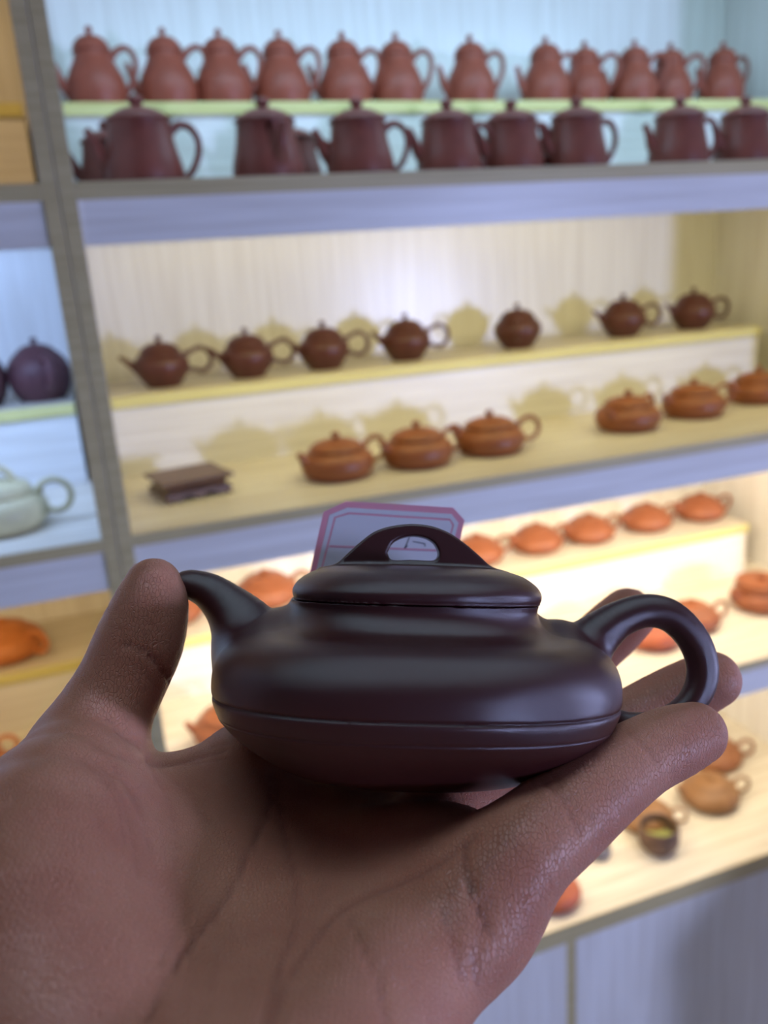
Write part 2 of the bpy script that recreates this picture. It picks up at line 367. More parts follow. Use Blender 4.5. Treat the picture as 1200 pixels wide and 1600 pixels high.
# cool lit top compartment, tier: pear-shaped pots
G = 'pear-shaped teapots on the top tier'
xs = [0.068, 0.157, 0.228, 0.308, 0.396, 0.474, 0.588, 0.712, 0.787, 0.868, 0.944, 1.036]
rt = [10, -14, -10, -16, -10, -8, -4, 2, 30, 20, 34, 0]
ex = ['beside the double post', 'with a wide gap to its left', 'its left side behind a handle', 'the widest looking one', 'left of the middle', 'just left of a gap',
      'standing alone with dark mark on body', 'with clear belly after a gap', 'with handle turned to the front', 'half behind a handle', 'with handle across its belly', 'rightmost by the corner']
for i, x in enumerate(xs):
    pot('pear', x, 1.2 + (0.012 if i in (8, 10) else 0), ZT[0], -rt[i] if i in (8, 9, 10) else rt[i]*0.6,
        'red brown pear-shaped teapot, %s from the left on the top tier' % ORD[i] if i < 11 else 'red brown pear-shaped teapot at the right end of the top tier, by the corner', G, 0.98 if i > 7 else 1.0)
# cool lit compartment, shelf: bell-shaped pots
G = 'bell-shaped teapots on the top shelf'
fx = [(0.091, 0.97, 2, 1.04, 'leftmost, handle ring free'), (0.223, 0.965, 100, 1.0, 'spout turned to the viewer'),
      (0.332, 0.97, -6, 1.0, 'next right of the spout-forward one'), (0.443, 0.97, 0, 0.98, 'fourth large one from the left'),
      (0.530, 0.975, 4, 0.98, 'fifth large one from the left'), (0.618, 0.97, 0, 1.0, 'with two handle rings at right'),
      (0.773, 0.97, -4, 1.0, 'second from the right, after a gap'), (0.879, 0.97, -2, 1.0, 'cut off at the right edge')]
for x, y, r, s, ph in fx:
    pot('bell', x, y, ZS[0][0], r, 'purple red bell-shaped teapot on the cool lit shelf, ' + ph, G, s)
pot('bell', 0.062, 1.050, ZS[0][0], 0, 'bell-shaped teapot half hidden behind the leftmost one on the cool lit shelf', G, 0.92)
pot('bell', 0.272, 1.045, ZS[0][0], 0, 'bell-shaped teapot behind the one with its spout to the viewer, top shelf', G, 0.9)
pot('bell', 0.655, 1.045, ZS[0][0], 0, 'bell-shaped teapot on the cool lit shelf, only its handle ring showing behind another', G, 0.92)

# warm compartment, tier: small dark pots
G = 'small dark teapots on the warm lit tier'
for i, (x, r, ph) in enumerate([(0.098, 4, 'leftmost, nearest the post'), (0.218, 4, 'second from the left'),
        (0.332, 2, 'third from the left'), (0.462, 0, 'before the bright wall spot'),
        (0.653, 118, 'alone, handle toward the viewer'), (0.851, -4, 'left one of the right pair'),
        (0.993, -4, 'rightmost, near the right wall')]):
    pot('small', x, 1.195, ZT[1], r if i != 4 else -118, 'small dark brown round teapot on the upper warm tier, ' + ph, G)
# warm compartment, shelf: squat orange brown pots
G = 'squat orange brown teapots on the warm shelf'
for x, y, r, ph in [(0.273, 0.965, 14, 'leftmost, right of the wooden stand'), (0.380, 0.965, 10, 'second from the left, between two others'),
        (0.487, 0.972, -4, 'third from the left, with free handle ring'), (0.712, 0.985, 24, 'just right of the wide gap'),
        (0.842, 1.005, 0, 'second from the right, handle ring showing'), (0.990, 1.035, 0, 'rightmost, cut off by the photo edge')]:
    pot('squat', x, y, ZS[1][0], r, 'squat orange brown teapot on the warm shelf, ' + ph, G)
# third compartment, tier
G = 'flat terracotta teapots on the tier above the hand'
for x, y, r, ph in [(0.063, 1.2, 0, 'peeping below the held spout'), (0.207, 1.2, 0, 'between the thumb and the held lid'), (0.570, 1.2, 0, 'beside the price tag, partly hidden'),
        (0.684, 1.2, 2, 'first fully visible one right of the held lid'), (0.789, 1.2, 2, 'second right of the held lid'),
        (0.911, 1.2, 2, 'third right of the held lid'), (1.030, 1.2, -4, 'rightmost, with its handle showing')]:
    pot('flat', x, y, ZT[2], r, 'flat terracotta teapot on the bright tier, ' + ph, G, 1.1 if x == 0.207 else 1.0)
# third compartment, shelf
pot('flat', 0.838, 0.985, ZS[2][0], -8, 'terracotta teapot with ring handle on the bright shelf, right of the held handle', None, 0.95)
pot('drum', 0.985, 0.995, ZS[2][0], -4, 'terracotta teapot with straight-sided lid on the bright shelf, right edge', None, 0.95)
pot('flat_red', 0.748, 0.965, ZS[2][0], 20, 'reddish teapot seen through the ring of the held handle', None, 0.95)
pot('squat', 0.100, 0.985, ZS[2][0], 0, 'brown teapot with raised spout, between thumb and held pot, bright shelf', None, 1.0)
# counter
pot('flat_tan', 0.900, 0.995, -0.932, -14, 'tan round teapot with a small ring handle on the counter, behind the cup', None, 1.10)
pot('flat_brown', 0.985, 1.085, -0.932, -20, 'ochre brown teapot farthest back on the counter, below the fingers', None, 1.15)
pot('flat_tan', 0.765, 0.990, -0.932, -34, 'tan orange teapot on the counter, directly behind the dark cup', None, 1.0)
pot('flat_red', 0.535, 0.905, -0.932, 205, 'red orange teapot on the counter peeping out below the little finger', None, 0.9)
# cups
def cup(name, x, y, r, h, mo, mi, label):
    c = empty(name, (x, y, -0.932), 0, label, 'cup')
    v, f = revolve([(0, 0), (r*0.55, 0), (r*0.62, h*0.04), (r*0.92, h*0.30), (r, h*0.62), (r*0.93, h*0.97), (r*0.90, h), (r*0.86, h*0.97), (r*0.92, h*0.62), (r*0.80, h*0.35), (r*0.5, h*0.22), (0, h*0.20)], 36, 4)
    link('bowl', mesh('bowl', v, f, mo, True), c)
    v, f = revolve([(0, h*0.205), (r*0.5, h*0.225), (r*0.795, h*0.355), (r*0.82, h*0.45), (r*0.78, h*0.44), (0, h*0.42)], 36, 3)
    link('glazed_inside', mesh('glazed_inside', v, f, mi, True), c); return c
cup('tea_cup', 0.744, 0.930, 0.0325, 0.046, C_CUP, C_CUPIN, 'dark speckled round cup with green inside on the counter')
cup('tea_cup', 0.650, 0.955, 0.018, 0.022, C_GREY, C_GREY, 'tiny slate grey cup on the counter, mostly behind the little finger')

# left unit
G = 'dark purple globe teapots on the cool lit left tier'
pot('globe', -0.060, 1.195, ZT[1], -75, 'dark purple round teapot beside the double post, left unit', G, 1.02)
pot('globe', -0.140, 1.195, ZT[1], -60, 'dark purple round teapot cut off by the left photo edge', G, 1.05)
pot('bridge', -0.113, 0.955, ZS[1][0], -8, 'pale green cream teapot with arched lid handle at the left edge', None, 0.98)
pot('flat_orange', -0.168, 1.190, ZT[2], -40, 'bright orange teapot on the warm tier left of the thumb', None, 1.15)
pot('flat_orange', -0.225, 1.06, ZS[2][0], 0, 'orange teapot on the lower left shelf, barely showing above the thumb root', None, 1.0)

# carved wooden stand
def stand():
    s = empty('display_stand', (0.094, 0.992, ZS[1][0]), math.radians(11), 'small dark carved wooden stand with scroll feet, empty, left end of the warm shelf', 'stand')
    W_, D_, Ht = 0.043, 0.041, 0.0245
    import bmesh
    def loft(levels, name):
        v = []; f = []
        for hw, hd, z in levels:
            v += [(-hw, -hd, z), (hw, -hd, z), (hw, hd, z), (-hw, hd, z)]
        for i in range(len(levels)-1):
            for k in range(4):
                a = i*4+k; b = i*4+(k+1) % 4; f.append((a, b, b+4, a+4))
        f.append((3, 2, 1, 0)); n = (len(levels)-1)*4; f.append((n, n+1, n+2, n+3))
        return link(name, mesh(name, v, f, STANDW), s)
    loft([(W_-0.003, D_-0.003, Ht-0.005), (W_-0.001, D_-0.001, Ht-0.0035), (W_, D_, Ht-0.002), (W_, D_, Ht-0.0006), (W_-0.0008, D_-0.0008, Ht)], 'top_board')
    loft([(W_-0.0045, D_-0.0045, 0.0075), (W_-0.007, D_-0.007, 0.010), (W_-0.009, D_-0.009, 0.0145), (W_-0.007, D_-0.007, 0.0180), (W_-0.004, D_-0.004, Ht-0.005)], 'waist')
    n = 24
    for ax in range(4):       # wavy aprons
        L = W_ if ax % 2 == 0 else D_; off = D_-0.006 if ax % 2 == 0 else W_-0.006
        v = []; f = []
        for i in range(n+1):
            t = -1+2*i/n; x = t*(L-0.004); lo = 0.0045-0.0022*math.cos(t*math.pi*3)*(1 if abs(t) < 0.85 else 0.4)
            for q in (off-0.0015, off+0.0025):
                v += [(x, -q, lo), (x, -q, 0.0100)]
        for i in range(n):
            a = i*4; f += [(a, a+4, a+5, a+1), (a+2, a+3, a+7, a+6), (a, a+2, a+6, a+4), (a+1, a+5, a+7, a+3)]
        f += [(0, 1, 3, 2), (n*4, n*4+2, n*4+3, n*4+1)]
        o = link('apron', mesh('apron', v, f, STANDW), s); o.rotation_euler = (0, 0, ax*math.pi/2)
    for sx in (-1, 1):
        for sy in (-1, 1):
            v = []; f = []; lv = [(0.009, 0.0100, -0.004), (0.0065, 0.0072, -0.0045), (0.0055, 0.0040, -0.003), (0.0065, 0.0018, -0.001), (0.0072, 0.0, -0.0005)]
            for hw, z, o_ in lv:
                cx = sx*(W_-0.006+o_*0.6); cy = sy*(D_-0.006+o_*0.6)
                v += [(cx-hw/2, cy-hw/2, z), (cx+hw/2, cy-hw/2, z), (cx+hw/2, cy+hw/2, z), (cx-hw/2, cy+hw/2, z)]
            for i in range(len(lv)-1):
                for k in range(4):
                    a = i*4+k; b = i*4+(k+1) % 4; f.append((a, a+4, b+4, b))
            f.append((0, 1, 2, 3)); m_ = (len(lv)-1)*4; f.append((m_+3, m_+2, m_+1, m_))
            link('foot', mesh('foot', v, f, STANDW, False), s)
stand()

# ------------------------------------------------------------------ distance-field surfaces (held teapot, hand)
def smin(a, b, k):
    h = np.maximum(k-np.abs(a-b), 0)/k
    return np.minimum(a, b)-h*h*k*0.25
def surface(fn, lo, hi, step, coarse=4, band=2.2):
    """Surface-nets mesh of fn(P)=0; fn takes (N,3). Returns verts, quads, normals."""
    lo = np.array(lo, float); hi = np.array(hi, float)
    nc = np.ceil((hi-lo)/(step*coarse)).astype(int)+1
    ax = [lo[i]+np.arange(nc[i])*step*coarse for i in range(3)]
    Gc = np.stack(np.meshgrid(*ax, indexing='ij'), -1).reshape(-1, 3)
    dc = np.concatenate([fn(Gc[i:i+200000]) for i in range(0, len(Gc), 200000)]).reshape(nc)
    n = (nc-1)*coarse+1
    # nearest coarse value fills the far field
    idx = [np.minimum((np.arange(n[i])+coarse//2)//coarse, nc[i]-1) for i in range(3)]
    g = dc[np.ix_(*idx)].astype(np.float32)
    near = np.abs(g) < band*step*coarse
    I = np.argwhere(near)
    P = lo+I*step
    vals = np.concatenate([fn(P[i:i+200000]) for i in range(0, len(P), 200000)])
    g[near] = vals
    s = g < 0
    c = [s[a:n[0]-1+a, b:n[1]-1+b, d:n[2]-1+d] for a in (0, 1) for b in (0, 1) for d in (0, 1)]
    cnt = sum(x.astype(np.int8) for x in c)
    act = (cnt > 0) & (cnt < 8)
    C = np.argwhere(act); vid = -np.ones(act.shape, np.int64); vid[act] = np.arange(len(C))
    acc = np.zeros((len(C), 3)); num = np.zeros(len(C))
    off = [(0,0,0),(0,0,1),(0,1,0),(0,1,1),(1,0,0),(1,0,1),(1,1,0),(1,1,1)]
    for i in range(8):
        for j in range(i+1, 8):
            d = np.array(off[j])-np.array(off[i])
            if np.abs(d).sum() != 1: continue
            A = C+off[i]; B = C+off[j]
            va = g[A[:,0],A[:,1],A[:,2]]; vb = g[B[:,0],B[:,1],B[:,2]]
            x = (va < 0) != (vb < 0); t = np.where(x, va/np.where(x, va-vb, 1), 0)
            acc += np.where(x[:, None], np.array(off[i])+t[:, None]*d, 0); num += x
    V = lo+(C+acc/num[:, None])*step
    F = []
    for axis in range(3):
        e = [slice(None)]*3; f_ = [slice(None)]*3; e[axis] = slice(0, -1); f_[axis] = slice(1, None)
        a = s[tuple(e)]; b = s[tuple(f_)]
        u, v = [(1, 2), (2, 0), (0, 1)][axis]
        for sign in (0, 1):
            E_ = np.argwhere((a & ~b) if sign == 0 else (~a & b))
            E_ = E_[(E_[:, u] > 0) & (E_[:, v] > 0) & (E_[:, u] < n[u]-1) & (E_[:, v] < n[v]-1)]
            q = []
            for du, dv in ((-1, -1), (0, -1), (0, 0), (-1, 0)):
                T = E_.copy(); T[:, u] += du; T[:, v] += dv; q.append(vid[T[:,0],T[:,1],T[:,2]])
            q = np.stack(q, 1)
            if sign: q = q[:, ::-1]
            F.append(q)
    F = np.concatenate(F)
    def grad(P, h):
        out = np.zeros_like(P)
        for k in range(3):
            d = np.zeros(3); d[k] = h; out[:, k] = (fn(P+d)-fn(P-d))/(2*h)
        return out
    for _ in range(2):
        d = fn(V); G_ = grad(V, step*0.35); n2 = (G_**2).sum(1)+1e-9
        mv = -(d/n2)[:, None]*G_; L = np.linalg.norm(mv, axis=1); mv *= np.minimum(1, step*0.8/(L+1e-12))[:, None]
        V = V+mv
    N_ = grad(V, step*0.35); N_ /= np.linalg.norm(N_, axis=1)[:, None]+1e-9
    return V, F, N_
def cone(P, a, b, ra, rb):
    a = np.array(a, float); b = np.array(b, float); ab = b-a
    t = np.clip(((P-a)@ab)/(ab@ab), 0, 1)
    return np.linalg.norm(P-a-t[:, None]*ab, axis=1)-(ra+t*(rb-ra))
def chain(P, pts, rad, sub=4, k=None):
    Q = catmull(pts, sub); R = catmull([[r, 0, 0] for r in rad], sub)[:, 0]
    d = None
    for i in range(len(Q)-1):
        e = cone(P, Q[i], Q[i+1], R[i], R[i+1]); d = e if d is None else np.minimum(d, e)
    return d
def np_mesh(name, V, F, N_, m):
    me = bpy.data.meshes.new(name)
    me.vertices.add(len(V)); me.vertices.foreach_set('co', V.astype(np.float32).ravel())
    me.loops.add(F.size); me.loops.foreach_set('vertex_index', F.astype(np.int32).ravel())
    me.polygons.add(len(F)); me.polygons.foreach_set('loop_start', np.arange(0, F.size, 4, dtype=np.int32))
    me.update(calc_edges=True); me.validate()
    me.polygons.foreach_set('use_smooth', np.ones(len(F), bool))
    me.materials.append(m)
    me.normals_split_custom_set_from_vertices([tuple(x) for x in N_])
    return me
def split_mesh(V, F, N_, ids, k):
    sel = F[ids == k]; u, inv = np.unique(sel, return_inverse=True)
    return V[u], inv.reshape(sel.shape), N_[u]

# local frames: x right, y away from the camera, z up (camera frame turned into Blender axes)
CAMB = Matrix(((RGT[0], FWD[0], UPV[0], 0), (RGT[1], FWD[1], UPV[1], 0), (RGT[2], FWD[2], UPV[2], H0), (0, 0, 0, 1)))
def P3(u, v, d):          # photo direction and distance -> camera frame, metres
    return np.array([(u-600)/FPX*d, d, -(v-800)/FPX*d])

# ---- held teapot: rounded-square body, unit = 1/6467 m
S = 1/6467.0
n_sq = 2.7
def prof_sdf(points, zmax, rmax, zmin, res=2.0, sub=8):
    pr = catmull(points, sub)
    R_, Z_ = np.arange(0, rmax, res), np.arange(zmin, zmax, res)
    GR, GZ = np.meshgrid(R_, Z_, indexing='ij'); Q = np.stack([GR.ravel(), GZ.ravel()], 1)
    best = np.full(len(Q), 1e9); inside = np.zeros(len(Q), bool)
    poly = np.vstack([pr, [[0, pr[-1][1]]], [[0, pr[0][1]]]])
    for i in range(len(poly)-1):
        a, b = poly[i], poly[i+1]; ab = b-a; L = ab@ab
        if L < 1e-9: continue
        if not (a[0] < 0.5 and b[0] < 0.5):
            t = np.clip(((Q-a)@ab)/L, 0, 1); best = np.minimum(best, np.linalg.norm(Q-a-t[:, None]*ab, axis=1))
        c = (a[1] > Q[:, 1]) != (b[1] > Q[:, 1])
        xx = a[0]+(Q[:, 1]-a[1])/np.where(c, b[1]-a[1], 1)*ab[0]
        inside ^= c & (Q[:, 0] < xx)
    T = np.where(inside, -best, best).reshape(len(R_), len(Z_))
    def f(rho, z):
        x = np.clip(rho/res, 0, len(R_)-1.001); y = np.clip((z-zmin)/res, 0, len(Z_)-1.001)
        i = x.astype(int); j = y.astype(int); fx_ = x-i; fy = y-j
        v = (T[i, j]*(1-fx_)+T[i+1, j]*fx_)*(1-fy)+(T[i, j+1]*(1-fx_)+T[i+1, j+1]*fx_)*fy
        return v+np.maximum(0, rho-rmax+res*2)+np.maximum(0, zmin-z)+np.maximum(0, z-zmax+res)
    return f
def V_(pts): return [(r if r < 190 else 190+(r-190)*0.865, 1085-v) for r, v in pts]
body_prof = prof_sdf(V_([(0, 1207), (95, 1207), (112, 1206), (124, 1202), (150, 1196), (200, 1180), (246, 1156), (283, 1130),
    (303, 1111), (306.5, 1107.5), (305.8, 1105), (309, 1102), (316, 1086), (316.5, 1079.5), (313.5, 1077), (318, 1073), (319, 1058), (317, 1040), (309, 1021), (293, 1004), (270, 993), (244, 988), (220, 985),
    (203, 979), (192, 970), (186.5, 960), (184.5, 950), (186, 942), (182, 940.5), (120, 940), (0, 940)]), 170, 420, -140)
lid_prof = prof_sdf(V_([(0, 940), (120, 940), (184, 939.5), (188, 937), (190.5, 931), (190, 923), (184, 913), (172, 903), (156, 895), (130, 889), (90, 886), (40, 885), (0, 885)]), 240, 260, 120)
def rho(P): return (np.abs(P[:, 0])**n_sq+np.abs(P[:, 1])**n_sq)**(1/n_sq)
def L3(u, v, y=0): return (u-649, y, 1085-v)
SP = [L3(452, 1036), L3(400, 1018), L3(379, 986), L3(354, 957), L3(325, 934), L3(299, 924), L3(288, 922.5)]
SR = [80, 60, 49, 37, 29, 24, 21.5]
HP = [L3(862, 1022), L3(905, 1008), L3(938, 984), L3(968, 961), L3(1008, 946), L3(1045, 950), L3(1075, 973), L3(1095, 1005), L3(1101, 1040), L3(1092, 1073), L3(1068, 1100), L3(1030, 1118), L3(985, 1122), L3(945, 1112), L3(905, 1100)]
HR = [61, 41, 35, 29, 26.5, 26, 25.5, 25, 24.5, 23, 20.5, 19, 19, 21, 24]
def f_body(P): return body_prof(rho(P), P[:, 2])
def f_spout(P):
    d = chain(P*np.array([1, 1.0, 1]), SP, SR, 4)
    hole = cone(P, L3(262, 930), L3(320, 932), 15, 12)
    return np.maximum(d, -hole)
def f_handle(P): return chain(P*np.array([1, 1.12, 1]), HP, HR, 4)
def f_pot(P):
    b = f_body(P)
    d = smin(b, f_spout(P), 46)
    return smin(d, f_handle(P), 34)
V, F, N_ = surface(f_pot, (-400, -345, -135), (500, 345, 190), 3.2)
Cn = V[F].mean(1); fb = f_body(Cn); fs = f_spout(Cn); fh = f_handle(Cn)
ids = np.where((fs < fb) & (Cn[:, 0] < -200), 1, np.where((fh < fb) & (Cn[:, 0] > 200), 2, 0))

m, nt, lk, b_ = mat('dark purple brown polished clay', (0.05, 0.02, 0.018), 0.36, 0.95)
noise_mix(nt, lk, b_, (0.048, 0.0095, 0.0090), (0.062, 0.0130, 0.0125), 250, (1, 1, 1), 4)
tc = nt.new('ShaderNodeTexCoord'); nz = nt.new('ShaderNodeTexNoise'); nz.inputs['Scale'].default_value = 1400; nz.inputs['Detail'].default_value = 3
lk.new(tc.outputs['Object'], nz.inputs[0]); bump(nt, lk, b_, nz.outputs[0], 0.35, 0.00010)
n3 = nt.new('ShaderNodeTexNoise'); n3.inputs['Scale'].default_value = 90; n3.inputs['Detail'].default_value = 3
mr = nt.new('ShaderNodeMapRange'); mr.inputs['To Min'].default_value = 0.24; mr.inputs['To Max'].default_value = 0.32
lk.new(tc.outputs['Object'], n3.inputs[0]); lk.new(n3.outputs[0], mr.inputs[0]); lk.new(mr.outputs[0], b_.inputs['Roughness'])
POTM = m

tp = empty('teapot', (0, 0, 0), 0, 'large dark purple brown teapot resting on the open palm in front', 'teapot')
Tl = Matrix.Translation(Vector(P3(645.5, 1085, 0.200)))
tilt = Matrix.Rotation(math.radians(-4.2), 4, 'X') @ Matrix.Rotation(math.radians(1.5), 4, 'Y')
tp.matrix_world = CAMB @ Tl @ tilt @ Matrix.Diagonal((S, S, S, 1))
for k, nm in enumerate(('body', 'spout', 'handle')):
    link(nm, np_mesh(nm, *split_mesh(V, F, N_, ids, k), POTM), tp)
# lid with its bridge
ARCH = [(-150, 893), (-128, 887), (-108, 868), (-89, 850), (-67, 833), (-42, 824), (-10, 819.5), (22, 822), (50, 832), (75, 848), (97, 866), (118, 884), (140, 893), (140, 905), (-150, 905)]
AR = np.array([(x, 1085-v) for x, v in ARCH], float); AR = np.vstack([catmull(AR[:-2], 4), AR[-2:]])
HOLE = np.array([(x, 1085-v) for x, v in [(-46, 866), (-38, 850), (-22, 841), (-4, 838), (14, 841), (27, 849), (34, 862), (32, 872), (22, 876), (-8, 875.5), (-38, 876.5)]], float); HOLE = np.vstack([HOLE, HOLE[:1]]); HOLE = catmull(HOLE, 4)
def poly2(Q, poly):
    best = np.full(len(Q), 1e9); inside = np.zeros(len(Q), bool); pl = np.vstack([poly, poly[:1]])
    for i in range(len(pl)-1):
        a, b = pl[i], pl[i+1]; ab = b-a; L = ab@ab
        if L < 1e-9: continue
        t = np.clip(((Q-a)@ab)/L, 0, 1); best = np.minimum(best, np.linalg.norm(Q-a-t[:, None]*ab, axis=1))
        c = (a[1] > Q[:, 1]) != (b[1] > Q[:, 1]); xx = a[0]+(Q[:, 1]-a[1])/np.where(c, b[1]-a[1], 1)*ab[0]
        inside ^= c & (Q[:, 0] < xx)
    return np.where(inside, -best, best)
def f_lid(P): return lid_prof(rho(P), P[:, 2])
def f_bridge(P):
    Q = P[:, [0, 2]]; d2 = np.maximum(poly2(Q, AR), -poly2(Q, HOLE))+4
    wd = np.abs(P[:, 1])-(20+4)+4
    return np.minimum(np.maximum(d2, wd), 0)+np.sqrt(np.maximum(d2, 0)**2+np.maximum(wd, 0)**2)-4
V, F, N_ = surface(lambda P: smin(f_lid(P), f_bridge(P), 9), (-215, -215, 130), (215, 215, 285), 2.6)
Cn = V[F].mean(1); ids = (f_bridge(Cn) < f_lid(Cn)).astype(int)
lid = link('lid', np_mesh('lid', *split_mesh(V, F, N_, ids, 0), POTM), tp)
link('bridge_knob', np_mesh('bridge_knob', *split_mesh(V, F, N_, ids, 1), POTM), lid)

# ---- price tag behind the lid
def paper(name, col, tr=0.35):
    m, nt, lk, b = mat(name, col, 0.6, 0.3)
    t = nt.new('ShaderNodeBsdfTranslucent'); t.inputs[0].default_value = (*col, 1)
    mx = nt.new('ShaderNodeMixShader'); mx.inputs[0].default_value = tr
    out = nt['Material Output']; lk.new(b.outputs[0], mx.inputs[1]); lk.new(t.outputs[0], mx.inputs[2]); lk.new(mx.outputs[0], out.inputs[0])
    return m
PINK = paper('pink printed paper', (0.80, 0.40, 0.52)); PALE = paper('pale blue white paper', (0.82, 0.80, 0.88)); INK = paper('dark ink', (0.05, 0.05, 0.09), 0.1)
tg = empty('price_tag', (0, 0, 0), 0, 'white paper price tag with pink border and cut corners, tucked behind the lid', 'tag')
tg.matrix_world = CAMB @ Matrix.Translation(Vector(P3(615, 880, 0.238)))
O_ = P3(615, 880, 0.238)
def tagpt(u, v, off=0.0):
    q = P3(u, v, 0.238)-O_; bend = 0.6*(q[0]**2)/0.03
    return (q[0], off+0.10*q[2], q[2])
def sheet(name, outer, m, off, th=0.00012, parent=tg, hole=None):
    n = len(outer)
    if hole is None:
        v = [tagpt(*p, off) for p in outer]+[tagpt(*p, off+th) for p in outer]
        f = [tuple(range(n)), tuple(range(n, 2*n))[::-1]]+[(i, i+n, (i+1) % n+n, (i+1) % n) for i in range(n)]
    else:
        v = [tagpt(*p, off) for p in outer]+[tagpt(*p, off) for p in hole]+[tagpt(*p, off+th) for p in outer]+[tagpt(*p, off+th) for p in hole]
        f = []
        for i in range(n):
            j = (i+1) % n
            f += [(i, j, n+j, n+i), (2*n+j, 2*n+i, 3*n+i, 3*n+j), (i, 2*n+i, 2*n+j, j), (n+i, n+j, 3*n+j, 3*n+i)]
    return link(name, mesh(name, v, f, m), parent)
def ring8(i):   # corner-cut outline inset by i photo pixels
    TL, TR, BR, BL = (507, 783-2), (727, 794), (690, 985), (464, 985)
    return [(507-2.2+i*0.95, 800+i*0.45), (540+i*0.25, 783+i), (709-i*0.3, 793+i), (726.5-i*0.95, 813+i*0.4), (688-i, 978-i), (680-i, 990-i), (478+i, 990-i), (466+i*1.0, 978-i)]
sheet('paper_sheet', ring8(0), PINK, 0.0)
sheet('pale_band', ring8(10), PALE, -0.00010, 0.00006, hole=ring8(17.5))
sheet('inner_panel', ring8(20.5), PALE, -0.00010, 0.00006)
sheet('printed_line', [(515, 852.0), (710, 859.5), (709, 862.5), (514, 855.0)], PINK, -0.00018, 0.00006)
def stroke(pts, w_):
    for (a, b) in zip(pts[:-1], pts[1:]):
        dx, dy = b[0]-a[0], b[1]-a[1]; L = math.hypot(dx, dy); nx, ny = -dy/L*w_, dx/L*w_
        sheet('pen_stroke', [(a[0]+nx, a[1]+ny), (b[0]+nx, b[1]+ny), (b[0]-nx, b[1]-ny), (a[0]-nx, a[1]-ny)], INK, -0.00018, 0.00006)
stroke([(640, 839), (635.5, 850), (632, 857)], 0.6); stroke([(637, 852), (633, 856.5)], 0.6)
stroke([(645, 846), (664, 849.5), (664, 854)], 0.6)

# ---- hand
def pp(*a): return P3(*a)
palm = [  # (points, radii mm)
    ([pp(330, 1900, .115), pp(360, 1560, .152), pp(392, 1214, .213)], [.016, .0125, .0120]),
    ([pp(360, 1900, .115), pp(420, 1600, .145), pp(520, 1318, .196)], [.016, .0120, .0115]),
    ([pp(420, 1900, .115), pp(520, 1600, .142), pp(655, 1372, .180)], [.016, .0125, .0115]),
    ([pp(500, 1900, .115), pp(562, 1620, .138), pp(742, 1420, .163)], [.016, .0145, .0112]),
    ([pp(250, 1900, .115), pp(70, 1560, .135), pp(70, 1330, .158), pp(130, 1190, .182)], [.020, .0205, .0180, .0120]),
    ([pp(600, 1362, .184), pp(688, 1344, .177), pp(744, 1366, .169)], [.0112, .0110, .0105]),
    ([pp(400, 1232, .222), pp(560, 1290, .216), pp(712, 1296, .200)], [.0105, .0105, .0100]),
    ([pp(130, 1330, .172), pp(268, 1246, .192), pp(390, 1222, .209)], [.013, .0094, .0112]),
    ([pp(200, 1560, .145), pp(250, 1400, .165), pp(300, 1300, .185)], [.014, .011, .009]),
    ([pp(370, 1950, .113), P3(600, 800, 0.0)+np.array([-.03, -.01, -.24])], [.024, .033]),
]
thumb = ([pp(112, 1205, .185), pp(155, 1130, .189), pp(190, 1066, .192), pp(218, 1003, .194), pp(235, 950, .1945), pp(240, 916, .1945)],
         [.0118, .0110, .0102, .0102, .0088, .0066])
little = ([pp(742, 1432, .156), pp(806, 1340, .160), pp(870, 1284, .166), pp(935, 1228, .173), pp(1000, 1184, .180), pp(1050, 1160, .185), pp(1086, 1146, .188)],
          [.0108, .0102, .0098, .0093, .0083, .0080, .0070])
ring = ([pp(695, 1298, .196), pp(795, 1236, .212), pp(890, 1190, .218), pp(1000, 1120, .224), pp(1070, 1083, .224), pp(1112, 1062, .222)],
        [.0105, .0095, .0090, .0086, .0084, .0076])
middle = ([pp(540, 1288, .204), pp(660, 1228, .232), pp(800, 1130, .254), pp(890, 1045, .258), pp(950, 990, .252), pp(981, 961, .247)],
          [.0105, .0098, .0092, .0088, .0088, .0080])
index = ([pp(405, 1212, .215), pp(520, 1170, .245), pp(660, 1090, .268), pp(760, 1040, .272), pp(820, 1018, .266)],
         [.0110, .0096, .0088, .0082, .0072])
def f_hand(P):
    d = None
    for pts, r in palm:
        e = chain(P, pts, r, 3); d = e if d is None else smin(d, e, 0.012)
    fg = None
    for pts, r in (little, ring, middle, index):
        e = chain(P, pts, r, 3); fg = e if fg is None else smin(fg, e, 0.0015)
    d = smin(d, fg, 0.007)
    return smin(d, chain(P, *thumb, 3), 0.005)
V, F, N_ = surface(f_hand, (-.135, -.02, -.165), (.125, .295, .005), 0.00125)
keep_clip = V
